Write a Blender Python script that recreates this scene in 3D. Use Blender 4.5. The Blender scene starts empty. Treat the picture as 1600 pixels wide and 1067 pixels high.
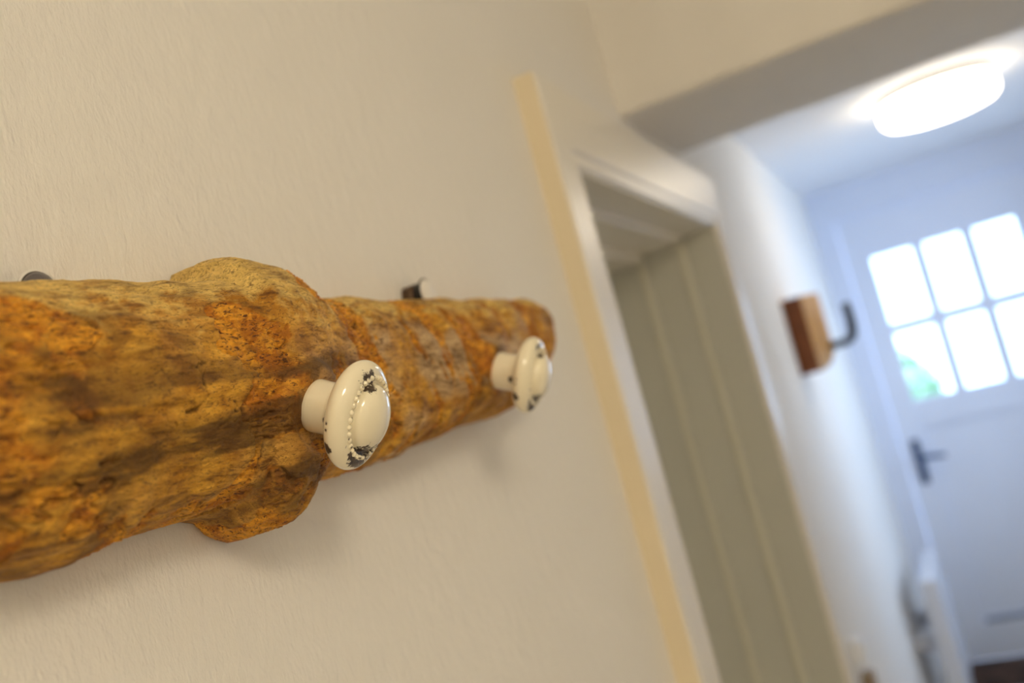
import bpy, bmesh, math
import numpy as np
from mathutils import Vector, Matrix

# ------------------------------------------------------------------ camera
S = bpy.context.scene
COL = S.collection
R = math.radians


def cam_matrix(loc, yaw, pitch, roll):
    cy, sy, cp, sp = math.cos(yaw), math.sin(yaw), math.cos(pitch), math.sin(pitch)
    f = Vector((-sy * cp, cy * cp, sp))
    r = Vector((cy, sy, 0))
    d = f.cross(r)
    c, s = math.cos(roll), math.sin(roll)
    r2 = c * r + s * d
    d2 = -s * r + c * d
    m = Matrix((r2, -d2, -f)).transposed().to_4x4()
    m.translation = loc
    return m


cam = bpy.data.cameras.new('camera')
cam.lens = 35.0
cam.sensor_width = 36.0
cam.sensor_fit = 'HORIZONTAL'
cam.clip_start = 0.01
cam.dof.use_dof = True
cam.dof.focus_distance = 0.54
cam.dof.aperture_fstop = 4.2
cam_o = bpy.data.objects.new('camera', cam)
COL.objects.link(cam_o)
cam_o.matrix_world = cam_matrix((0.40, 0.0, 1.435), R(22.82), R(5.1), R(14.94))
S.camera = cam_o

# ------------------------------------------------------------------ world and lights
W = bpy.data.worlds.new('overcast_sky')
S.world = W
W.use_nodes = True
bg = W.node_tree.nodes['Background']
bg.inputs[0].default_value = (0.54, 0.67, 1.0, 1)
bg.inputs[1].default_value = 5.2


def light(name, kind, loc, energy, color, size=0.2, rot=None, **kw):
    l = bpy.data.lights.new(name, kind)
    l.energy = energy
    l.color = color
    if kind == 'POINT':
        l.shadow_soft_size = size
    o = bpy.data.objects.new(name, l)
    COL.objects.link(o)
    o.location = loc
    if rot:
        o.rotation_euler = rot
    for k, v in kw.items():
        setattr(l, k, v)
    return o


# warm ceiling bulb of the near room, behind and above the camera
light('near_room_bulb', 'POINT', (1.50, -0.70, 2.32), 39.5, (1.0, 0.86, 0.615), 0.22)
# portals guide the sky light through the two windows (they emit nothing)
p1 = light('front_door_portal', 'AREA', (0.485, 4.70, 1.45), 1, (1, 1, 1), rot=(R(-90), 0, 0), shape='RECTANGLE', size=0.62, size_y=0.70)
p1.data.cycles.is_portal = True
p2 = light('side_window_portal', 'AREA', (1.33, 3.85, 1.35), 1, (1, 1, 1), rot=(0, R(90), 0), shape='RECTANGLE', size=1.3, size_y=1.1)
p2.data.cycles.is_portal = True

S.view_settings.view_transform = 'Standard'
S.view_settings.look = 'None'
S.view_settings.gamma = 1.0
S.view_settings.use_curve_mapping = False
S.view_settings.exposure = 0.0
S.cycles.use_denoising = True
S.cycles.max_bounces = 12
S.cycles.diffuse_bounces = 8

# ------------------------------------------------------------------ materials
MATS = {}


class NT:
    def __init__(self, name):
        m = bpy.data.materials.new(name)
        m.use_nodes = True
        self.m = m
        self.t = m.node_tree
        self.b = self.t.nodes['Principled BSDF']
        MATS[name] = m

    def n(self, typ, **kw):
        x = self.t.nodes.new(typ)
        for k, v in kw.items():
            setattr(x, k, v)
        return x

    def l(self, a, b):
        self.t.links.new(a, b)

    def coord(self, scale=(1, 1, 1), kind='Object'):
        c = self.n('ShaderNodeTexCoord')
        mp = self.n('ShaderNodeMapping')
        mp.inputs['Scale'].default_value = scale
        self.l(c.outputs[kind], mp.inputs[0])
        return mp.outputs[0]

    def noise(self, vec, scale, detail=4, rough=0.55, dist=0.0):
        x = self.n('ShaderNodeTexNoise')
        x.inputs['Scale'].default_value = scale
        x.inputs['Detail'].default_value = detail
        x.inputs['Roughness'].default_value = rough
        x.inputs['Distortion'].default_value = dist
        self.l(vec, x.inputs['Vector'])
        return x.outputs['Fac']

    def ramp(self, fac, *stops):
        x = self.n('ShaderNodeValToRGB')
        e = x.color_ramp.elements
        while len(e) < len(stops):
            e.new(0.5)
        for i, (p, c) in enumerate(stops):
            e[i].position = p
            e[i].color = (*c, 1) if len(c) == 3 else c
        self.l(fac, x.inputs[0])
        return x.outputs[0]

    def mix(self, fac, a, b, blend='MIX'):
        x = self.n('ShaderNodeMix', data_type='RGBA', blend_type=blend)
        if isinstance(fac, (int, float)):
            x.inputs[0].default_value = fac
        else:
            self.l(fac, x.inputs[0])
        for i, v in ((6, a), (7, b)):
            if isinstance(v, tuple):
                x.inputs[i].default_value = (*v, 1)
            else:
                self.l(v, x.inputs[i])
        return x.outputs[2]

    def math(self, op, a, b=0.0, clamp=False):
        x = self.n('ShaderNodeMath', operation=op, use_clamp=clamp)
        for i, v in enumerate((a, b)):
            if isinstance(v, (int, float)):
                x.inputs[i].default_value = v
            else:
                self.l(v, x.inputs[i])
        return x.outputs[0]

    def bump(self, h, strength, dist, prev=None):
        x = self.n('ShaderNodeBump')
        x.inputs['Strength'].default_value = strength
        x.inputs['Distance'].default_value = dist
        self.l(h, x.inputs['Height'])
        if prev is not None:
            self.l(prev, x.inputs['Normal'])
        return x.outputs[0]

    def set(self, color=None, rough=None, normal=None, **kw):
        for k, v in (('Base Color', color), ('Roughness', rough), ('Normal', normal)):
            if v is None:
                continue
            if isinstance(v, tuple):
                self.b.inputs[k].default_value = (*v, 1)
            elif isinstance(v, (int, float)):
                self.b.inputs[k].default_value = v
            else:
                self.l(v, self.b.inputs[k])
        for k, v in kw.items():
            self.b.inputs[k.replace('_', ' ')].default_value = v
        return self.m


def paint(name, col, rough=0.5, var=0.06, bump=0.0, scale=8, **kw):
    t = NT(name)
    v = t.coord()
    n = t.noise(v, scale, 5)
    c = t.mix(n, tuple(x * (1 - var) for x in col), tuple(min(1, x * (1 + var)) for x in col))
    nm = t.bump(t.noise(v, 60, 3), bump, 0.002) if bump else None
    return t.set(c, rough, nm, **kw)


# rolled plaster wall: fine vertical nap, scattered crumbs under the paint
t = NT('plaster')
v1 = t.coord((1, 1, 0.35))
v2 = t.coord((1, 1, 0.6))
n1 = t.noise(v1, 330, 3, 0.6)
n2 = t.noise(v2, 70, 4, 0.6)
n3 = t.noise(v2, 34, 2, 0.4, 0.4)
crumb = t.ramp(n3, (0.66, (0, 0, 0)), (0.78, (1, 1, 1)))
nm = t.bump(n1, 0.45, 0.0014)
nm = t.bump(n2, 0.62, 0.0036, nm)
nm = t.bump(crumb, 0.35, 0.003, nm)
c = t.mix(t.noise(v1, 3, 4), (0.81, 0.778, 0.725), (0.85, 0.818, 0.765))
t.set(c, 0.75, nm)
paint('plaster_plain', (0.83, 0.82, 0.80), 0.8, 0.02, 0.15)
paint('ceiling_paint', (0.87, 0.88, 0.91), 0.8, 0.02, 0.1)
paint('lintel_paint', (0.80, 0.765, 0.71), 0.75, 0.04, 0.2)
paint('casing_gloss', (0.82, 0.77, 0.68), 0.34, 0.02, 0.03, 12)
paint('casing_edge_cream', (0.80, 0.69, 0.49), 0.45, 0.04, 0.05)
paint('jamb_olive', (0.60, 0.59, 0.52), 0.5, 0.04, 0.05)
paint('bead_cream', (0.74, 0.71, 0.58), 0.4, 0.03)
paint('door_white', (0.74, 0.81, 0.95), 0.4, 0.02, 0.05)
paint('radiator_enamel', (0.66, 0.69, 0.76), 0.35, 0.02)
paint('switch_plastic', (0.85, 0.86, 0.88), 0.35, 0.01)
paint('brown_plastic', (0.30, 0.22, 0.13), 0.5, 0.05)
paint('moulding_blue', (0.27, 0.33, 0.45), 0.5, 0.05)
paint('blue_black_iron', (0.035, 0.075, 0.18), 0.45, 0.2, 0.1, 40)
paint('black_iron', (0.012, 0.012, 0.016), 0.4, 0.2, 0.2, 60)
paint('lamp_shield_metal', (0.75, 0.74, 0.72), 0.35, 0.02)

t = NT('pale_floor')
n = t.noise(t.coord((1.0, 0.15, 1)), 14.0, 6, 0.6, 0.4)
t.set(t.ramp(n, (0.3, (0.44, 0.41, 0.38)), (0.7, (0.54, 0.51, 0.48))), 0.45)
t = NT('coir')
n = t.noise(t.coord(), 9.0, 6, 0.7)
t.set(t.ramp(n, (0.35, (0.020, 0.009, 0.005)), (0.7, (0.11, 0.052, 0.028))), 0.9, t.bump(t.noise(t.coord(), 260, 3), 0.8, 0.004))

t = NT('lamp_glass')
t.set((0.9, 0.9, 0.9), 0.4)
t.b.inputs['Emission Color'].default_value = (1.0, 0.86, 0.66, 1)
t.b.inputs['Emission Strength'].default_value = 9.5

t = NT('window_glass')
tr = t.n('ShaderNodeBsdfTransparent')
tr.inputs[0].default_value = (0.95, 1.0, 0.985, 1)
gl = t.n('ShaderNodeBsdfGlossy')
gl.inputs['Roughness'].default_value = 0.03
fr = t.n('ShaderNodeFresnel')
fr.inputs[0].default_value = 1.45
mx = t.n('ShaderNodeMixShader')
t.l(fr.outputs[0], mx.inputs[0])
t.l(tr.outputs[0], mx.inputs[1])
t.l(gl.outputs[0], mx.inputs[2])
t.l(mx.outputs[0], t.t.nodes['Material Output'].inputs[0])

# hook block: end grain side and bottom are darker, front is planed honey wood; grain from noise
t = NT('block_front_wood')
v = t.coord((10, 10, 1.2))
n = t.noise(v, 9, 5, 0.6, 0.6)
t.set(t.ramp(n, (0.3, (0.50, 0.25, 0.055)), (0.7, (0.70, 0.40, 0.12))), 0.5)
t = NT('block_side_dark')
v = t.coord((8, 8, 1.5))
n = t.noise(v, 14, 5, 0.6, 0.6)
t.set(t.ramp(n, (0.3, (0.10, 0.024, 0.003)), (0.75, (0.26, 0.070, 0.010))), 0.6, t.bump(n, 0.4, 0.004))

t = NT('bolt_brown')
n = t.noise(t.coord(), 300, 3)
t.set(t.ramp(n, (0.3, (0.045, 0.022, 0.010)), (0.7, (0.12, 0.060, 0.024))), 0.4, Metallic=0.35)
t = NT('bolt_black')
n = t.noise(t.coord(), 300, 3)
t.set(t.ramp(n, (0.3, (0.008, 0.007, 0.007)), (0.7, (0.022, 0.018, 0.016))), 0.25)
t = NT('bolt_cap')
n = t.noise(t.coord(), 200, 3)
t.set(t.ramp(n, (0.3, (0.05, 0.035, 0.03)), (0.7, (0.09, 0.06, 0.05))), 0.16, Metallic=0.0, Coat_Weight=1.0, Coat_IOR=2.2, Coat_Roughness=0.12)

t = NT('bolt_steel')
n = t.noise(t.coord(), 200, 3)
t.set(t.ramp(n, (0.3, (0.78, 0.74, 0.68)), (0.7, (0.86, 0.83, 0.77))), 0.3)

# weathered driftwood: attribute r = eroded fibrous patch, g = grey weathering, b = dark stain, shade painted at lips and knob seats, darker cracks
t = NT('driftwood')
at = t.n('ShaderNodeAttribute')
at.attribute_name = 'wood'
sp = t.n('ShaderNodeSeparateColor')
t.l(at.outputs['Color'], sp.inputs[0])
vo = t.coord()
vg = t.coord((1.0, 0.35, 1.0))
fine = t.noise(vg, 260, 5, 0.65)
mid = t.ramp(t.noise(t.coord((1.0, 0.7, 1.0)), 62, 6, 0.68, 0.5), (0.36, (0, 0, 0)), (0.64, (1, 1, 1)))
smooth = t.mix(mid, (0.42, 0.180, 0.010), (0.76, 0.415, 0.050))
smooth = t.mix(sp.outputs[1], smooth, (0.58, 0.405, 0.215))
# paler crown: bleached wood and light from above, both put into the colour
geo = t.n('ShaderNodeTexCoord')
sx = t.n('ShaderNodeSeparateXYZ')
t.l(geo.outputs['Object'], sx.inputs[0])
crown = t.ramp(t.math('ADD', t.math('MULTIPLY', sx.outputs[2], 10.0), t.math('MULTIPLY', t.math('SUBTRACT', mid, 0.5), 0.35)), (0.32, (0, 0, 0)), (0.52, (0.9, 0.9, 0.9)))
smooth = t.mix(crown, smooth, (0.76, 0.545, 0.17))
streak = t.ramp(t.noise(t.coord((1.0, 0.22, 1.0)), 170, 5, 0.65, 0.4), (0.32, (0.30, 0.22, 0.15)), (0.46, (0.80, 0.74, 0.66)), (0.66, (1.15, 1.13, 1.08)))
smooth = t.mix(1.0, smooth, streak, 'MULTIPLY')
dash = t.ramp(t.noise(t.coord((1.0, 0.35, 1.0)), 330, 4, 0.65, 0.8), (0.33, (0.75, 0.75, 0.75)), (0.43, (0, 0, 0)))
smooth = t.mix(dash, smooth, (0.13, 0.055, 0.014))
dash2 = t.ramp(t.noise(t.coord((1.0, 0.4, 1.0)), 900, 3, 0.6, 0.8), (0.36, (0.65, 0.65, 0.65)), (0.44, (0, 0, 0)))
smooth = t.mix(dash2, smooth, (0.11, 0.045, 0.012))
och = t.mix(t.ramp(mid, (0.3, (0, 0, 0)), (0.7, (1, 1, 1))), (0.52, 0.180, 0.009), (0.84, 0.385, 0.028))
och = t.mix(t.ramp(fine, (0.35, (0.5, 0.5, 0.5)), (0.6, (0, 0, 0))), och, (0.24, 0.075, 0.010))
speck = t.ramp(t.noise(t.coord((1.0, 0.28, 1.0)), 560, 4, 0.65, 0.8), (0.38, (1, 1, 1)), (0.47, (0, 0, 0)))
och = t.mix(t.math('MULTIPLY', speck, 0.9), och, (0.085, 0.022, 0.008))
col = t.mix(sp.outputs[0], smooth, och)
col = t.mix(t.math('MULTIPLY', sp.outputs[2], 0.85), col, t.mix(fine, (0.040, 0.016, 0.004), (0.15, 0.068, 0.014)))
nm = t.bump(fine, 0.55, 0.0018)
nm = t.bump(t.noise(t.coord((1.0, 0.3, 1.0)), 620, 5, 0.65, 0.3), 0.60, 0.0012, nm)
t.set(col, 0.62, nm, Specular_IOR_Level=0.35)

# cream glaze with chips; attribute r = chipped to the dark body
t = NT('cream_glaze')
at = t.n('ShaderNodeAttribute')
at.attribute_name = 'chip'
sp = t.n('ShaderNodeSeparateColor')
t.l(at.outputs['Color'], sp.inputs[0])
n = t.noise(t.coord(), 40, 4)
gz = t.mix(n, (0.90, 0.80, 0.57), (0.93, 0.84, 0.62))
dk = t.ramp(t.noise(t.coord(), 500, 4), (0.3, (0.03, 0.018, 0.010)), (0.7, (0.12, 0.075, 0.042)))
t.set(t.mix(sp.outputs[0], gz, dk), t.math('ADD', 0.10, t.math('MULTIPLY', sp.outputs[0], 0.6)), Coat_Weight=0.6, Coat_Roughness=0.04)
t = NT('leaf_green')
n = t.noise(t.coord(), 4, 4)
t.set(t.ramp(n, (0.3, (0.40, 0.62, 0.40)), (0.7, (0.62, 0.78, 0.55))), 0.6)
t = NT('pale_paving')
n = t.noise(t.coord(), 3, 4)
t.set(t.ramp(n, (0.3, (0.62, 0.66, 0.60)), (0.7, (0.75, 0.78, 0.74))), 0.8)

# ------------------------------------------------------------------ mesh helpers


def new_obj(name, mesh, mat, parent=None, smooth=False):
    o = bpy.data.objects.new(name, mesh)
    COL.objects.link(o)
    if mat:
        mesh.materials.append(MATS[mat])
    if parent is not None:
        o.parent = parent
    if smooth:
        mesh.polygons.foreach_set('use_smooth', [True] * len(mesh.polygons))
    return o


def bm_obj(name, bm, mat, parent=None, smooth=False):
    bmesh.ops.recalc_face_normals(bm, faces=bm.faces)
    me = bpy.data.meshes.new(name)
    bm.to_mesh(me)
    bm.free()
    return new_obj(name, me, mat, parent, smooth)


def add_box(bm, x0, x1, y0, y1, z0, z1, bev=0.0, seg=2):
    g = bmesh.ops.create_cube(bm, size=1.0)
    vs = g['verts']
    for v in vs:
        v.co = Vector((x0 + (v.co.x + .5) * (x1 - x0), y0 + (v.co.y + .5) * (y1 - y0), z0 + (v.co.z + .5) * (z1 - z0)))
    if bev:
        es = list({e for v in vs for e in v.link_edges})
        bmesh.ops.bevel(bm, geom=es, offset=bev, segments=seg, affect='EDGES', profile=0.5)


def box(name, mat, b, parent=None, bev=0.0, origin=(0, 0, 0)):
    bm = bmesh.new()
    o = origin
    add_box(bm, b[0] - o[0], b[1] - o[0], b[2] - o[1], b[3] - o[1], b[4] - o[2], b[5] - o[2], bev)
    ob = bm_obj(name, bm, mat, parent)
    if parent is None:
        ob.location = origin
    return ob


def boxes(name, mat, lst, parent=None, bev=0.0):
    bm = bmesh.new()
    for b in lst:
        add_box(bm, *b, bev)
    return bm_obj(name, bm, mat, parent)


def lathe(name, prof, mat, axis='X', seg=64, parent=None, loc=(0, 0, 0)):
    """prof: list of (along, radius)."""
    bm = bmesh.new()
    rings = []
    for a, r in prof:
        ring = []
        if r < 1e-6:
            p = [(a, 0, 0)]
        else:
            p = [(a, r * math.cos(2 * math.pi * k / seg), r * math.sin(2 * math.pi * k / seg)) for k in range(seg)]
        for q in p:
            if axis == 'X':
                c = q
            elif axis == 'Z':
                c = (q[1], q[2], q[0])
            else:
                c = (q[1], q[0], q[2])
            ring.append(bm.verts.new((c[0] + loc[0], c[1] + loc[1], c[2] + loc[2])))
        rings.append(ring)
    for A, B in zip(rings, rings[1:]):
        for k in range(seg):
            k2 = (k + 1) % seg
            if len(A) == 1 and len(B) > 1:
                bm.faces.new((A[0], B[k], B[k2]))
            elif len(B) == 1 and len(A) > 1:
                bm.faces.new((A[k], A[k2], B[0]))
            elif len(A) > 1:
                bm.faces.new((A[k], A[k2], B[k2], B[k]))
    return bm_obj(name, bm, mat, parent, True)


def tube(name, pts, rad, mat, parent=None, seg=14):
    """round bar along a polyline; rad may be a list."""
    bm = bmesh.new()
    pts = [Vector(p) for p in pts]
    rad = rad if isinstance(rad, (list, tuple)) else [rad] * len(pts)
    rings = []
    up = Vector((0, 1, 0))
    for i, p in enumerate(pts):
        d = (pts[min(i + 1, len(pts) - 1)] - pts[max(i - 1, 0)]).normalized()
        a = d.cross(up).normalized()
        b = a.cross(d)
        rings.append([bm.verts.new(p + rad[i] * (math.cos(2 * math.pi * k / seg) * a + math.sin(2 * math.pi * k / seg) * b)) for k in range(seg)])
    for A, B in zip(rings, rings[1:]):
        for k in range(seg):
            bm.faces.new((A[k], A[(k + 1) % seg], B[(k + 1) % seg], B[k]))
    bm.faces.new(rings[0])
    bm.faces.new(rings[-1])
    return bm_obj(name, bm, mat, parent, True)


def empty(name, loc, rot=(0, 0, 0)):
    o = bpy.data.objects.new(name, None)
    COL.objects.link(o)
    o.location = loc
    o.rotation_euler = rot
    o.empty_display_size = 0.05
    return o


def tag(o, label, cat=None, group=None, kind=None):
    o['label'] = label
    if cat:
        o['category'] = cat
    if group:
        o['group'] = group
    if kind:
        o['kind'] = kind
    return o


def struct(o, label):
    o['kind'] = 'structure'
    o['label'] = label
    return o


# ------------------------------------------------------------------ the setting
HC = 2.115      # hall ceiling
NC = 2.45       # near room ceiling
YB = 4.594      # inner face of the back wall and the front door
XR = 1.12       # hall right wall
DY0, DY1, DZ = 1.262, 2.150, 1.755    # side doorway

struct(boxes('wall_left', 'plaster', [(-0.34, 0, -2.2, DY0 - 0.02, 0, NC), (-0.34, 0, DY0 - 0.02, DY1 + 0.02, DZ + 0.02, NC),
                                      (-0.34, 0, DY1 + 0.02, YB + 0.15, 0, NC)]), 'long off-white rough plaster wall carrying the wooden coat rack')
struct(boxes('wall_back', 'door_white', [(-0.34, 0.06, YB, YB + 0.15, 0, NC), (0.91, XR + 0.2, YB, YB + 0.15, 0, NC), (0.06, 0.91, YB, YB + 0.15, 1.99, NC)]),
       'pale end wall of the hall around the front door')
struct(boxes('wall_right', 'plaster_plain', [(XR, XR + 0.2, 2.11, 3.30, 0, NC), (XR, XR + 0.2, 4.40, YB + 0.15, 0, NC),
                                             (XR, XR + 0.2, 3.30, 4.40, 0, 0.70), (XR, XR + 0.2, 3.30, 4.40, 2.00, NC)]), 'white right wall of the hall outside the picture')
struct(boxes('wall_near_side', 'plaster_plain', [(2.4, 2.6, -2.2, 2.11, 0, NC), (-0.34, 2.6, -2.4, -2.2, 0, NC), (XR, 2.4, 1.68, 2.11, 0, NC)]),
       'white walls of the near room behind the camera')
struct(box('floor', 'pale_floor', (-0.34, 2.6, -2.4, YB + 0.15, -0.1, 0)), 'pale grey floor of the hall')
struct(boxes('ceiling', 'ceiling_paint', [(-0.34, XR + 0.2, 2.11, YB + 0.15, HC, HC + 0.5), (-0.34, 2.6, -2.4, 2.11, NC, NC + 0.2)]), 'white ceiling of the hall')

# lintel over the passage: a deep plastered beam with worn lower edge
bm = bmesh.new()
nx = 48
y0, y1, z0, z1 = 1.68, 2.11, 1.918, NC
prof_n = 10
rng = np.random.default_rng(4)
rows = []
for i in range(nx + 1):
    x = XR * i / nx
    w = 0.0025 * math.sin(x * 19 + 1) + 0.0015 * math.sin(x * 47)
    ring = [(y0, z1), (y0 + w, z0 + 0.20), (y0 + w, z0 + 0.012), (y0 + w + 0.003, z0 + 0.004), (y0 + 0.010 + w, z0 + w * .4),
            (y1 - 0.012, z0 - w * .3), (y1 - 0.003, z0 + 0.004), (y1, z0 + 0.013), (y1, z1)]
    rows.append([bm.verts.new((x, a, b)) for a, b in ring])
for A, B in zip(rows, rows[1:]):
    for k in range(len(A)):
        bm.faces.new((A[k], A[(k + 1) % len(A)], B[(k + 1) % len(A)], B[k]))
bm.faces.new(rows[0])
bm.faces.new(rows[-1])
struct(bm_obj('trim_1', bm, 'lintel_paint'), 'cream plastered lintel beam spanning the passage to the hall')

# ------------------------------------------------------------------ side doorway: casing, olive jamb, closed door leaf
d2 = empty('door_2', (0, 0, 0))
struct(d2, 'cream glossy casing and olive jamb of the side doorway')
CT = 0.030
CY0, CY1, CZ = 1.176, 2.235, 1.870


def casing(name, pts_out, pts_in, mat='casing_gloss'):
    """moulded casing board: outer edge full thickness, a shallow slope towards the opening and a small inner bead."""
    bm = bmesh.new()
    prof = [(0.0, 0.0), (0.0, CT - 0.003), (0.03, CT), (0.80, CT), (0.83, CT - 0.004), (0.87, CT - 0.004), (0.90, CT - 0.002), (0.97, CT - 0.002), (1.0, CT - 0.006), (1.0, -0.01)]
    ends = []
    for (oy, oz), (iy, iz) in zip(pts_out, pts_in):
        ends.append([bm.verts.new((h, oy + (iy - oy) * u, oz + (iz - oz) * u)) for u, h in prof])
    for A, B in zip(ends, ends[1:]):
        for k in range(len(prof) - 1):
            bm.faces.new((A[k], A[k + 1], B[k + 1], B[k]))
    bm.faces.new(ends[0])
    bm.faces.new(ends[-1])
    return bm_obj(name, bm, mat, d2)


casing('side_casing', [(CY0, 0), (CY0, CZ)], [(DY0, 0), (DY0, DZ)])
casing('side_casing', [(CY1, 0), (CY1, CZ)], [(DY1, 0), (DY1, DZ)])
casing('head_casing', [(CY0, CZ), (CY1, CZ)], [(DY0, DZ), (DY1, DZ)])
box('casing_edge', 'casing_edge_cream', (0.0, CT - 0.003, CY0 - 0.003, CY0 + 0.001, 0, CZ), d2)
# jamb lining, three receding steps on every side
for (x0, x1, st) in ((-0.052, 0.021, 0.003), (-0.142, -0.052, 0.018), (-0.30, -0.142, 0.036)):
    boxes('jamb_lining', 'jamb_olive', [(x0, x1, DY1 - st, DY1 + 0.02, 0, DZ + 0.02), (x0, x1, DY0 - 0.02, DY0 + st, 0, DZ + 0.02)], d2)
    box('head_lining', 'casing_gloss', (x0, x1, DY0 + st, DY1 - st, DZ - st, DZ + 0.02), d2)
for xb, st in ((-0.052, 0.018), (-0.142, 0.036)):
    for ya, yb in ((DY1 - st - 0.007, DY1 - st), (DY0 + st, DY0 + st + 0.007)):
        box('jamb_bead', 'bead_cream', (xb - 0.012, xb, ya, yb, 0, DZ - st), d2, 0.003)
leaf = box('door_leaf', 'jamb_olive', (-0.335, -0.300, DY0 + 0.03, DY1 - 0.03, 0.005, DZ - 0.03), d2, 0.002)
for z0, z1 in ((0.2, 0.78), (0.92, 1.58)):
    boxes('door_panel', 'jamb_olive', [(-0.30, -0.292, DY0 + 0.14, DY1 - 0.14, z0, z1)], leaf, 0.003)

# ------------------------------------------------------------------ front door with six panes
d1 = empty('door_1', (0.485, YB, 0))
struct(d1, 'pale blue-white front door with a six-pane window')
OX = 0.485


def dbox(name, mat, b, par=d1, bev=0.002):
    bm = bmesh.new()
    add_box(bm, b[0] - OX, b[1] - OX, b[2] - YB, b[3] - YB, b[4], b[5], bev)
    return bm_obj(name, bm, mat, par)


LX0, LX1, LZ0, LZ1 = 0.10, 0.87, 0.012, 1.955
WX0, WX1, WZ0, WZ1 = 0.201, 0.779, 1.128, 1.768
dbox('stile', 'door_white', (LX0, WX0, YB + 0.005, YB + 0.050, LZ0, LZ1))
dbox('stile', 'door_white', (WX1, LX1, YB + 0.005, YB + 0.050, LZ0, LZ1))
dbox('top_rail', 'door_white', (WX0, WX1, YB + 0.005, YB + 0.050, WZ1, LZ1))
dbox('lock_rail', 'door_white', (WX0, WX1, YB + 0.005, YB + 0.050, 1.005, WZ0))
dbox('bottom_rail', 'door_white', (WX0, WX1, YB + 0.005, YB + 0.050, LZ0, 0.165))
dbox('lower_panel', 'door_white', (WX0 - 0.01, WX1 + 0.01, YB + 0.020, YB + 0.040, 0.15, 1.02))
dbox('panel_moulding', 'moulding_blue', (0.225, 0.755, YB + 0.002, YB + 0.020, 0.160, 0.180))
MW = 0.048
mx_ = [0.393, 0.592]
for x in mx_:
    dbox('muntin', 'door_white', (x - MW / 2, x + MW / 2, YB + 0.008, YB + 0.046, WZ0, WZ1))
zm = 1.446
dbox('muntin', 'door_white', (WX0, WX1, YB + 0.009, YB + 0.045, zm - MW / 2, zm + MW / 2))
xs = [WX0, mx_[0], mx_[1], WX1]
zs = [WZ0, zm, WZ1]
for i in range(3):
    for j in range(2):
        dbox('pane', 'window_glass', (xs[i], xs[i + 1], YB + 0.026, YB + 0.029, zs[j], zs[j + 1]), d1, 0)
for b in ((0.06, LX0 - 0.004, YB + 0.0048, YB + 0.07, 0, 1.99), (LX1 + 0.004, 0.91, YB + 0.0048, YB + 0.07, 0, 1.99), (LX0 - 0.004, LX1 + 0.004, YB + 0.0048, YB + 0.07, 1.959, 1.99)):
    dbox('frame', 'door_white', b)
hp = dbox('handle_plate', 'blue_black_iron', (0.138, 0.172, YB - 0.006, YB + 0.006, 0.775, 0.966), d1, 0.004)
hp['label'] = 'dark iron handle plate'
tube('lever', [(0.155 - OX, -0.004, 0.892), (0.155 - OX, -0.045, 0.892), (0.165 - OX, -0.052, 0.891), (0.21 - OX, -0.054, 0.888), (0.262 - OX, -0.050, 0.882)],
     [0.010, 0.009, 0.010, 0.010, 0.008], 'blue_black_iron', hp)
tube('keyhole_boss', [(0.155 - OX, -0.004, 0.815), (0.155 - OX, -0.014, 0.815)], 0.010, 'blue_black_iron', hp)

# side window of the hall (outside the frame; it lights the far wall)
w1 = empty('window_1', (XR + 0.1, 3.85, 1.35))
struct(w1, 'white side window of the hall')
for b in ((-.03, .03, -.55, -.51, -.65, .65), (-.03, .03, .51, .55, -.65, .65), (-.03, .03, -.51, .51, -.65, -.61), (-.03, .03, -.51, .51, .61, .65), (-.02, .02, -.02, .02, -.61, .61)):
    box('window_frame', 'switch_plastic', b, w1)
for a, b in ((-.51, -.02), (.02, .51)):
    box('pane', 'window_glass', (-.003, .003, a, b, -.61, .61), w1)

# ------------------------------------------------------------------ noise on arrays
_rng = np.random.default_rng(11)
_T = _rng.random((64, 64, 64)).astype(np.float32)


def vnoise(x, y, z):
    xi, yi, zi = np.floor(x).astype(np.int64), np.floor(y).astype(np.int64), np.floor(z).astype(np.int64)
    fx, fy, fz = x - xi, y - yi, z - zi
    fx, fy, fz = [f * f * f * (f * (f * 6 - 15) + 10) for f in (fx, fy, fz)]
    a, b, c = xi & 63, yi & 63, zi & 63
    a1, b1, c1 = (a + 1) & 63, (b + 1) & 63, (c + 1) & 63
    l = lambda p, q, t: p + (q - p) * t
    return l(l(l(_T[a, b, c], _T[a1, b, c], fx), l(_T[a, b1, c], _T[a1, b1, c], fx), fy),
             l(l(_T[a, b, c1], _T[a1, b, c1], fx), l(_T[a, b1, c1], _T[a1, b1, c1], fx), fy), fz)


def fbm(x, y, z, o=4, g=0.5):
    s, a, n = 0.0, 1.0, 0.0
    for k in range(o):
        s = s + a * vnoise(x * 2 ** k + 17.3 * k, y * 2 ** k + 5.1 * k, z * 2 ** k + 9.7 * k)
        n += a
        a *= g
    return s / n


def sstep(a, b, x):
    t = np.clip((x - a) / (b - a), 0, 1)
    return t * t * (3 - 2 * t)


def gauss(x, c, s):
    return np.exp(-((x - c) / s) ** 2)


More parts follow.
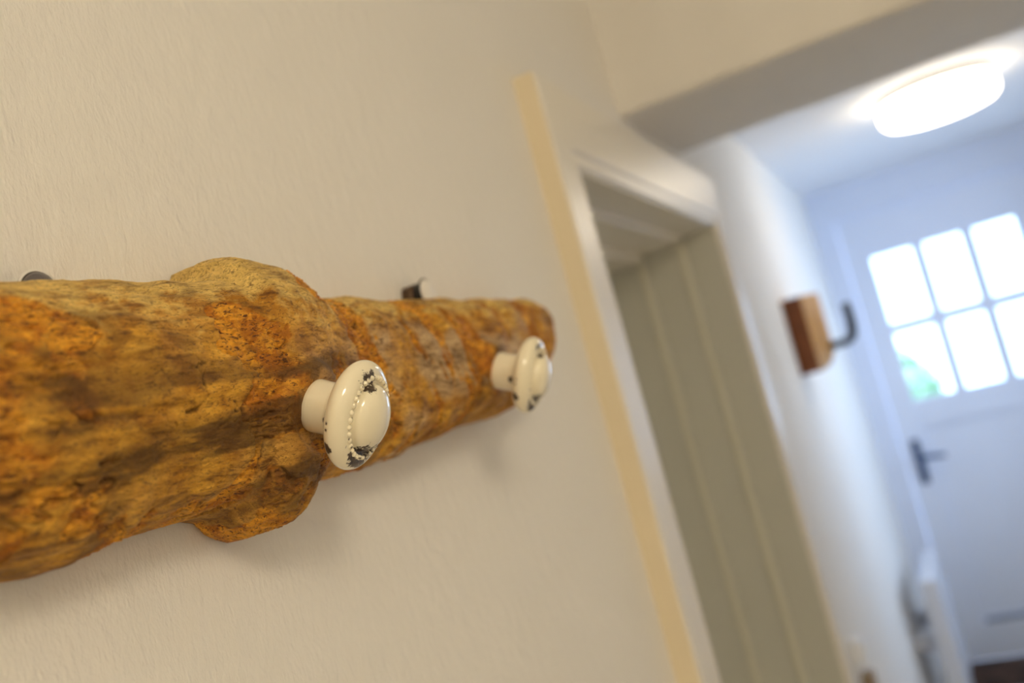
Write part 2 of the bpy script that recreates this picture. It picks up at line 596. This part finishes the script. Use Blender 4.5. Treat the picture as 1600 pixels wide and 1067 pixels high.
def grid_mesh(name, P, closed_v=True):
    """P: (n, m, 3) grid; v direction closed; end caps as n-gons."""
    n, m, _ = P.shape
    i = np.arange(n - 1)[:, None] * m
    j = np.arange(m)[None, :]
    j2 = (j + 1) % m
    F = np.stack([i + j, i + j2, i + m + j2, i + m + j], -1).reshape(-1, 4)
    me = bpy.data.meshes.new(name)
    nv, nf = n * m, len(F)
    caps = [np.arange(m)[::-1], (n - 1) * m + np.arange(m)]
    loops = np.concatenate([F.ravel()] + caps)
    starts = np.concatenate([np.arange(nf) * 4, [nf * 4, nf * 4 + m]])
    tot = np.concatenate([np.full(nf, 4), [m, m]])
    me.vertices.add(nv)
    me.vertices.foreach_set('co', P.reshape(-1).astype(np.float32))
    me.loops.add(len(loops))
    me.loops.foreach_set('vertex_index', loops.astype(np.int32))
    me.polygons.add(len(starts))
    me.polygons.foreach_set('loop_start', starts.astype(np.int32))
    me.polygons.foreach_set('loop_total', tot.astype(np.int32))
    me.update(calc_edges=True)
    me.validate()
    return me


def add_attr(me, name, rgb):
    a = me.attributes.new(name, 'FLOAT_COLOR', 'POINT')
    d = np.ones((rgb.shape[0], 4), np.float32)
    d[:, :3] = rgb
    a.data.foreach_set('color', d.ravel())


# ------------------------------------------------------------------ the driftwood coat rack
RY, RZ = 0.60, 1.50
rack = empty('coat_rack', (0.0, RY, RZ))
tag(rack, 'weathered driftwood log coat rack with cream ceramic knobs on the plaster wall', 'coat rack')

TOP = np.array([(-.40, 1.555), (.10, 1.560), (.318, 1.562), (.373, 1.563), (.394, 1.562), (.430, 1.563), (.452, 1.564), (.458, 1.570), (.463, 1.577), (.470, 1.579), (.485, 1.581), (.500, 1.5805), (.513, 1.578), (.522, 1.572), (.528, 1.565), (.536, 1.561), (.582, 1.561), (.659, 1.558), (.711, 1.560), (.781, 1.561), (.865, 1.562), (.93, 1.563), (1.0, 1.562)])
BOT = np.array([(-.40, 1.440), (.10, 1.435), (.286, 1.432), (.305, 1.430), (.324, 1.428), (.353, 1.430), (.360, 1.434), (.424, 1.435), (.434, 1.432), (.440, 1.425), (.448, 1.420), (.457, 1.4165), (.468, 1.4160), (.478, 1.419), (.488, 1.425), (.500, 1.431), (.512, 1.436), (.522, 1.437), (.585, 1.440), (.63, 1.441), (.693, 1.444), (.766, 1.447), (.855, 1.453), (1.0, 1.456)])
PRO = np.array([(-.40, .062), (.20, .068), (.34, .070), (.40, .073), (.45, .079), (.495, .079), (.55, .070), (.62, .067), (.70, .071), (.77, .071), (.85, .067), (.93, .062), (1.0, .060)])
ys = np.concatenate([np.linspace(-.36, .23, 110, endpoint=False), np.linspace(.23, .62, 720, endpoint=False), np.linspace(.62, .940, 380)])
NPH = 340
ph = np.linspace(0.02, math.pi - 0.02, NPH)
yy, pp = np.meshgrid(ys, ph, indexing='ij')
zt = np.interp(yy, TOP[:, 0], TOP[:, 1])
zb = np.interp(yy, BOT[:, 0], BOT[:, 1])
pr = np.interp(yy, PRO[:, 0], PRO[:, 1])
# right end: rounded over, and cut on a slant (the bottom is shorter)
ye = 0.940
en = np.clip((yy - (ye - 0.030)) / 0.030, 0, 1)
shr = 1 - 0.10 * en ** 2.5
zc, hh = (zt + zb) / 2, (zt - zb) / 2 * shr
pr = pr * (1 - 0.16 * en ** 2.5)
nn = 2.7
c, s = np.cos(pp), np.sin(pp)
bz = zc + hh * np.sign(c) * np.abs(c) ** (2 / nn)
bx = pr * np.abs(s) ** (2 / nn)
sl = sstep(0.60, 0.94, yy)
by = yy - sl * 0.095 * np.clip((1.560 - bz) / 0.11, 0, 1) ** 2
P = np.stack([bx, by, bz], -1)


def normals(P):
    du = np.gradient(P, axis=0)
    dv = np.gradient(P, axis=1)
    n = np.cross(dv, du)
    return n / np.maximum(np.linalg.norm(n, axis=-1, keepdims=True), 1e-12)


N = normals(P)
if N[600, NPH // 2, 0] < 0:
    N = -N
x, y, z = bx, by, bz
ww = pp * 0.085                                   # arc length around the front
# large lumps
d = (fbm(x * 14, y * 11, z * 16, 3) - .5) * 0.010
d += (fbm(x * 40 + 3, y * 30, z * 45, 3) - .5) * 0.0045
# long grain hollows of the left part, bending round the burl
bend = 0.010 * gauss(y, .47, .07) * np.sin((z - 1.50) * 40)
gl_ = fbm(x * 20, y * 7 + 4, (z + bend) * 95, 3)
left = 1 - sstep(.46, .58, y)
d += (gl_ - .5) * 0.005 * left
# groove along the lower third at the left
d -= 0.003 * gauss(z - (1.459 + (y - .3) * .09), 0, .008) * (1 - sstep(.40, .50, y))
# hollows where the knobs are seated
for ky, kz in ((.470, 1.477), (.739, 1.487)):
    rr = np.hypot(y - ky, z - kz)
    d *= 1 - .75 * np.exp(-(rr / .024) ** 2)
# transverse swells on the right part
d += (fbm(x * 8 + 7, y * 40 + z * 16, z * 9, 3) - .5) * 0.006 * (1 - left)
# eroded patches: a smooth weathered skin over crumbly ochre fibres
wx = fbm(x * 30, y * 30, z * 30 + 8, 3) - .5
wz = fbm(x * 30 + 9, y * 30 + 2, z * 30, 3) - .5
mL = fbm(x * 12 + 2, (y + wx * .03) * 22 + 1.3, (z + wz * .02 + bend) * 34, 4, .55)
mR = fbm(x * 9 + 5, (y + wx * .02) * 44 + (z - 1.5) * 17, (z + wz * .03) * 12 + 2, 4, .55)
sel = sstep(.50, .57, y)
mm = mL * (1 - sel) + (mR - .015) * sel
# the eroded belts the photograph shows round the burl, and the smooth plates between
mm = mm + .16 * gauss(y, .424, .014) * gauss(z, 1.50, .045) + .10 * gauss(y, .497, .012) * gauss(z, 1.52, .03)
mm = mm - .16 * gauss(y, .470, .016) * gauss(z, 1.525, .030) - .16 * gauss(y, .375, .030) * gauss(z, 1.515, .028)
mm = mm + .15 * gauss(y - (.568 - (z - 1.5) * .35), 0, .011) * gauss(z, 1.52, .05) + .10 * gauss(y - (.660 - (z - 1.5) * .3), 0, .010) * gauss(z, 1.52, .05)
mm = mm + .13 * gauss(y, .28, .05) * gauss(z, 1.53, .022) + .12 * gauss(y, .40, .07) * gauss(z, 1.428, .022)
mm = mm - .14 * sstep(1.530, 1.546, z) * (1 - sstep(.46, .52, y))
mm = mm + .14 * gauss(y, .500, .020) * gauss(z, 1.497, .012)
er = sstep(.505, .565, mm + (fbm(x * 160, y * 150, z * 300, 3) - .5) * .10)
fib = fbm(x * 200, y * 130, z * 480, 4, .65)
pit = sstep(.60, .78, fbm(x * 200 + 3, y * 240, z * 420, 2))
d -= er * (0.0009 + 0.0013 * pit - (fib - .5) * 0.0046)
d += (1 - er) * ((fbm(x * 200, y * 70, z * 260, 4, .6) - .5) * 0.0020)
# undercut lips where the skin breaks
lip = gauss(mm, .540, .012)
d -= lip * 0.0018 * sstep(.45, .62, fbm(x * 60, y * 70, z * 80, 2))
# drying cracks: thin meandering lines
cr = np.abs(fbm(x * 20 + 1, y * 26 + wx * 1.5, z * 55 + 3, 4) - .5)
crm = sstep(.58, .70, fbm(x * 18, y * 16 + 6, z * 24, 2))
crack = (1 - sstep(.0, .0065, cr)) * crm
d -= crack * 0.0022
# a split along the crown of the burl
cu = 1.5705 - (y - .50) * .12
d -= 0.005 * gauss(z - cu, 0, .0012) * sstep(.470, .482, y) * (1 - sstep(.535, .547, y)) * (x > .015)
# keep the back clear of the wall
fade = np.clip(np.minimum(pp, math.pi - pp) / 0.25, 0, 1)
P = P + N * (d * fade)[..., None]
# seats of the two knobs: the wood is dressed flat, leaning a little downwards
for kx, ky, kz, dip in ((.0745, .470, 1.4795, 26), (.0690, .739, 1.488, 23)):
    rr = np.hypot(P[..., 1] - ky, P[..., 2] - kz)
    tgt = kx + .0026 + (P[..., 2] - kz) * math.tan(R(dip)) + (fbm(x * 120, y * 120, z * 160, 3) - .5) * .0016
    wgt = (1 - sstep(.0165, .030, rr)) * (bx > .03)
    P[..., 0] = P[..., 0] * (1 - wgt) + tgt * wgt
P[..., 0] = np.maximum(P[..., 0], 0.0012)
# flat back: a few more columns
m_back = 6
zb1, zb0 = P[:, -1, :], P[:, 0, :]
tt = np.linspace(0, 1, m_back + 2)[1:-1]
back = zb1[:, None, :] * (1 - tt)[None, :, None] + zb0[:, None, :] * tt[None, :, None]
back[..., 0] = 0.0008
G = np.concatenate([P, back], 1)
G[..., 1] -= RY
G[..., 2] -= RZ
me = grid_mesh('log', G[:, ::-1, :])
grey = np.clip(sstep(.44, .62, fbm(x * 16, y * 18 + 2, z * 22, 3)) * (.12 + .88 * sstep(.49, .60, y)) + .7 * gauss(np.hypot(y - .487, (z - 1.485)), 0, .030), 0, 1)
grey *= 1 - sstep(1.535, 1.555, z) * .7
st = fbm(x * 14 + 4, y * 9 + 2, (z + bend) * 80 + 1, 4)
BZ = np.array([(-.4, 1.448), (.265, 1.457), (.32, 1.464), (.385, 1.470), (.46, 1.474)])
dark = sstep(.54, .68, st) * left * sstep(1.53, 1.49, z) * .8 + sstep(.60, .74, fbm(x * 50, y * 42, z * 60, 3)) * .50
dark += .95 * gauss(z - np.interp(y, BZ[:, 0], BZ[:, 1]), 0, .0085) * (1 - sstep(.46, .52, y)) * sstep(.30, .55, fbm(x * 40, y * 30, z * 130 + 5, 4, .6))
dark += lip * .5 * sstep(.5, .62, fbm(x * 60, y * 70, z * 80, 2)) + crack * .9  # shade painted under the lips; cracks drawn darker
dark += .9 * gauss(z - cu, 0, .0012) * sstep(.470, .482, y) * (1 - sstep(.525, .535, y)) * (x > .015)  # the split drawn darker along its line
for ky, kz in ((.470, 1.477), (.739, 1.487)):
    dark += .8 * np.exp(-(np.hypot(y - ky, z - kz) / .021) ** 2) * sstep(.35, .6, fbm(x * 70, y * 110, z * 110, 3))  # shade of the hollow round each knob painted in, broken by noise
A = np.stack([er, grey, np.clip(dark, 0, 1)], -1)
A = np.concatenate([A, np.repeat(A[:, -1:, :], m_back, 1)], 1)[:, ::-1, :]
add_attr(me, 'wood', A.reshape(-1, 3))
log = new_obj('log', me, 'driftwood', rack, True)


# ------------------------------------------------------------------ ceramic knobs
KY, KZ = 0.99, 1.05                     # the knob is a slightly standing oval


def make_knob():
    """axis along +X from the wood; neck, rolled rim, groove, domed face."""
    prof = [(-.006, .0128), (-.0005, .0134), (.0006, .0142), (.003, .0146), (.008, .0144), (.014, .0144), (.0185, .0156), (.0205, .0185)]
    # rim: rounded ring
    rc, ra, rb = .0215, .0080, .0066          # ring centre radius, radial half width, axial half width
    xc = .0265
    for k in range(27):
        a = -math.pi * .52 + math.pi * 1.04 * k / 26
        prof.append((xc + rb * math.sin(a), rc + ra * math.cos(a)))
    prof += [(.0333, .0203), (.0324, .0196), (.0322, .0190), (.0326, .0184), (.0338, .0178)]
    for k in range(1, 22):
        a = (math.pi / 2) * k / 21
        prof.append((.0338 + .0085 * math.sin(a), .0178 * math.cos(a)))
    # resample densely
    pr_ = np.array(prof)
    seg_l = np.concatenate([[0], np.cumsum(np.hypot(*np.diff(pr_, axis=0).T))])
    tt = np.linspace(0, seg_l[-1], 190)
    X = np.interp(tt, seg_l, pr_[:, 0])
    Rr = np.maximum(np.interp(tt, seg_l, pr_[:, 1]), 1e-5)
    nth = 260
    th = np.linspace(0, 2 * math.pi, nth, endpoint=False)
    G = np.stack([np.repeat(X[:, None], nth, 1), -Rr[:, None] * np.cos(th), Rr[:, None] * np.sin(th)], -1)
    x, y, z = G[..., 0], G[..., 1], G[..., 2]
    thd = np.degrees(np.arctan2(z, -y))       # 0 = towards the near end of the rack, 90 = up
    rr = np.hypot(y, z)
    front = sstep(.0285, .0315, x)
    nz = fbm(x * 430, y * 430, z * 430, 4, .62)
    topm = gauss(thd, 70, 24) * gauss(rr, .0208, .0065) * front
    botm = gauss(thd, -82, 36) * gauss(rr, .0218, .0080) * front
    line = gauss(rr, .0196, .0013) * front * gauss(thd, -25, 75)
    back = gauss(x, .0190, .0022) * gauss(thd, -14, 18)
    nb_ = fbm(x * 300 + 4, y * 300, z * 300, 3)
    chip = sstep(.50, .53, nz - .48 + .84 * topm)
    chip = np.maximum(chip, sstep(.50, .53, nz - .48 + .96 * botm))
    chip = np.maximum(chip, sstep(.50, .54, nz - .46 + .66 * line))
    chip = np.maximum(chip, sstep(.50, .52, nb_ - .46 + .95 * back))
    for cx, ct, cr_ in ((.0160, -18, .0017), (.0240, -6, .0015), (.0238, -13, .0011), (.0242, -33, .0021), (.0236, -39, .0015)):
        dd = np.hypot(x - cx, rr * np.radians(thd - ct)) / cr_
        chip = np.maximum(chip, 1 - sstep(.85, 1.1, dd + (nb_ - .5) * 2.2))
    chip = np.clip(chip, 0, 1)
    # chips are real shallow flakes
    cen = np.stack([np.full_like(x, .026), np.zeros_like(x), np.zeros_like(x)], -1)
    nrm = G - cen
    nrm /= np.maximum(np.linalg.norm(nrm, axis=-1, keepdims=True), 1e-9)
    G = G - nrm * (chip * .00035)[..., None]
    G = G * np.array([1.0, KY, KZ])
    me = grid_mesh('knob', G)
    add_attr(me, 'chip', np.repeat(chip.reshape(-1, 1), 3, 1))
    # beaded ring in the groove
    bm = bmesh.new()
    nb = 36
    for k in range(nb):
        a = 2 * math.pi * k / nb
        bmesh.ops.create_icosphere(bm, subdivisions=2, radius=.0016, matrix=Matrix.Translation((.0330, -.0214 * math.cos(a), .0214 * math.sin(a))))
    mb = bpy.data.meshes.new('bead_ring')
    bm.to_mesh(mb)
    bm.free()
    bv = np.empty(len(mb.vertices) * 3, np.float32)
    mb.vertices.foreach_get('co', bv)
    bv = bv.reshape(-1, 3)
    bt = np.degrees(np.arctan2(bv[:, 2], -bv[:, 1]))
    bn = fbm(bv[:, 0] * 420, bv[:, 1] * 420, bv[:, 2] * 420, 3)
    bc = sstep(.50, .56, bn - .20 + .26 * gauss(bt, -80, 28) + .20 * gauss(bt, 70, 17))
    add_attr(mb, 'chip', np.repeat(bc.reshape(-1, 1), 3, 1))
    mb.transform(Matrix.Diagonal((1, KY, KZ, 1)))
    return me, mb


kme, kmb = make_knob()
for i, (kx, ky, kz, dip, yaw) in enumerate(((.0745, .470, 1.4795, 26, 4), (.0690, .739, 1.488, 23, 6))):
    k = new_obj('knob', kme, None if i else 'cream_glaze', rack, True)
    k.location = (kx, ky - RY, kz - RZ)
    k.rotation_euler = (0, R(dip), R(yaw))
    k.scale = (1.08, 1, 1)
    k['label'] = 'cream glazed ceramic knob with chipped beaded rim'
    b = new_obj('bead_ring', kmb, None if i else 'cream_glaze', k, True)

# ------------------------------------------------------------------ wall bolts showing above the log
for i, (by_, bz_, lab) in enumerate(((.352, 1.5575, 'dark round-headed wall bolt above the left part of the driftwood log'),
                                     (.752, 1.569, 'brown and black wall bolt with pale shiny end above the driftwood beside the far knob'))):
    e = empty('wall_bolt', (0, by_, bz_))
    tag(e, lab, 'bolt', 'bolts behind the coat rack')
    lathe('shank', [(0, 0), (0, .0105), (.011, .0105), (.011, 0)], 'bolt_brown', parent=e, seg=40)
    lathe('collar', [(.010, 0), (.010, .0100), (.0150, .0105), (.0185, .0130), (.0195, .0130), (.0195, 0)], 'bolt_black', parent=e, seg=40)
    k_ = lathe('cap', [(.0195, 0), (.0195, .0118), (.0205, .0116), (.0215, .0105), (.0222, .0070), (.0225, 0)], 'bolt_cap' if i == 0 else 'bolt_steel', parent=e, seg=40)
    if i == 0:
        lathe('rim', [(.0192, .0122), (.0192, .0132), (.0200, .0132), (.0200, .0122)], 'bolt_steel', parent=k_, seg=40)

# ------------------------------------------------------------------ single hook on its wooden block, further along the wall
hk = empty('coat_hook', (0, 3.03, 1.49))
tag(hk, 'black iron hook on a chunky honey-brown wooden block beyond the doorway', 'hook')
bm = bmesh.new()
sec = [(0.0, -.060), (.056, -.060), (.062, -.052), (.086, -.010), (.098, .012), (.100, .022), (.084, .050), (.056, .078), (0.0, .078)]
levels = [(-.110, .05), (-.104, .35), (-.090, .70), (-.065, 1.0), (.0, 1.0), (.07, 1.0), (.108, .99), (.114, .96)]
rings = []
for zz, k in levels:
    rings.append([bm.verts.new(((min(sx, .056) + max(sx - .056, 0) * k) if sx > 0 else 0.0, sy, zz)) for sx, sy in sec])
side_faces = []
for A_, B_ in zip(rings, rings[1:]):
    for q in range(len(sec)):
        f = bm.faces.new((A_[q], A_[(q + 1) % len(sec)], B_[(q + 1) % len(sec)], B_[q]))
        f.material_index = 1 if q in (0, len(sec) - 2) else 0
bm.faces.new(rings[0]).material_index = 1
bm.faces.new(rings[-1])
bo = bm_obj('wooden_block', bm, 'block_front_wood', hk)
bo.data.materials.append(MATS['block_side_dark'])
ho = tube('iron_hook', [(.080, .016, -.046), (.110, .016, -.048), (.138, .016, -.048), (.153, .016, -.042), (.162, .016, -.028), (.166, .016, -.005), (.167, .016, .025), (.166, .016, .050), (.164, .016, .062)],
          [.013, .011, .011, .0125, .0135, .0135, .013, .0125, .012], 'black_iron', hk)
tube('hook_plate', [(.092, .016, -.047), (.102, .016, -.047)], .013, 'black_iron', hk)

# ------------------------------------------------------------------ hall ceiling lamp
lp = empty('ceiling_lamp', (0.566, 3.25, HC))
tag(lp, 'round glowing white drum lamp on the hall ceiling', 'lamp')
lathe('lamp_base_shield', [(0, 0), (0, .164), (-.024, .166), (-.024, 0)], 'lamp_shield_metal', 'Z', 64, lp)  # unseen opaque base, sized to keep the shade's glow off the nearby ceiling
lathe('lamp_shade', [(-.024, 0), (-.024, .164), (-.030, .168), (-.056, .171), (-.072, .167), (-.084, .155), (-.090, .130), (-.093, .07), (-.094, 0)], 'lamp_glass', 'Z', 64, lp)

# ------------------------------------------------------------------ radiator at the far end of the left wall
rd = empty('radiator', (0.0, 3.72, 0.0))
tag(rd, 'white panel radiator standing against the wall near the front door', 'radiator')
boxes('front_panel', 'radiator_enamel', [(.122, .137, 0, .50, .12, .565)], rd, .004)
boxes('back_panel', 'radiator_enamel', [(.085, .100, 0, .50, .12, .565)], rd, .004)
for k in range(9):
    o = boxes('convector_fin', 'radiator_enamel', [(.100, .122, .03 + k * .05, .034 + k * .05, .14, .55)], rd)
for yk in (0.0, .492):
    boxes('end_cover', 'radiator_enamel', [(.082, .140, yk - .006, yk + .010, .13, .570)], rd, .003)
boxes('top_grille', 'radiator_enamel', [(.082, .140,   .002, .498, .566, .574)] , rd, .002)
for k in (0.08, 0.40):
    boxes('wall_bracket', 'radiator_enamel', [(0.0, .086, k + .04, k + .06, .30, .36)], rd)
    boxes('foot', 'radiator_enamel', [(.10, .13, k, k + .03, 0.0, .13)], rd)

mt = empty('doormat', (0.49, 4.414, 0))
tag(mt, 'dark brown doormat lying on the floor at the foot of the front door', 'doormat')
boxes('mat_pile', 'coir', [(-.385, .385, -.165, .165, 0, .016)], mt, .005)
for b in ((-.400, -.383, -.175, .175, 0, .012), (.383, .400, -.175, .175, 0, .012), (-.383, .383, -.175, -.163, 0, .012), (-.383, .383, .163, .175, 0, .012)):
    boxes('mat_edge', 'coir', [b], mt, .002)

# ------------------------------------------------------------------ switch by the doorway and the brown plug below it
sw = empty('light_switch', (0, 2.485, .728))
tag(sw, 'small white surface switch on the wall right beside the doorway casing', 'switch')
boxes('switch_box', 'switch_plastic', [(0, .022, -.030, .030, -.030, .030)], sw, .004)
boxes('rocker', 'switch_plastic', [(.021, .028, -.018, .018, -.022, .022)], sw, .003)
pg = empty('wall_plug', (0, 2.50, .648))
tag(pg, 'brown plug on the wall just below the small white switch', 'plug')
boxes('plug_body', 'brown_plastic', [(0, .030, -.025, .025, -.040, .022)], pg, .006)
tube('cord', [(.018, 0, -.035), (.018, 0, -.09), (.010, .003, -.20), (.006, .004, -.45), (.006, .004, -.642)], .004, 'brown_plastic', pg)

# ------------------------------------------------------------------ outside, seen over-exposed through the panes
g = tag(box('garden_path', 'pale_paving', (-6, 8, YB + 0.16, 16, -0.15, -0.02)), 'pale paving outside the front door', kind='structure')
rb = np.random.default_rng(3)


def bush(loc, r, h, lab):
    e = empty('garden_bush', loc)
    tag(e, lab, 'bush')
    tube('stem', [(0, 0, 0), (0.01, 0.0, h * .4), (0.0, 0.02, h * .7)], .03, 'bolt_brown', e)
    n = 900
    bm = bmesh.new()
    for k in range(n):
        v = rb.normal(size=3)
        v /= np.linalg.norm(v)
        v *= (rb.random() ** .35)
        p = Vector((v[0] * r, v[1] * r, h * .58 + v[2] * h * .42))
        q = Matrix.Rotation(rb.random() * 6.28, 3, Vector(rb.normal(size=3)).normalized())
        s = .05 + .05 * rb.random()
        vs = [bm.verts.new(p + q @ Vector(c)) for c in ((-s, 0, 0), (0, s * .45, s * .1), (s, 0, 0), (0, -s * .45, s * .1))]
        bm.faces.new(vs)
    o = bm_obj('foliage', bm, 'leaf_green', e)
    o['kind'] = 'stuff'


bush((0.09, 7.2, -.02), .20, 1.30, 'low green bush outside behind the lower left pane of the front door')
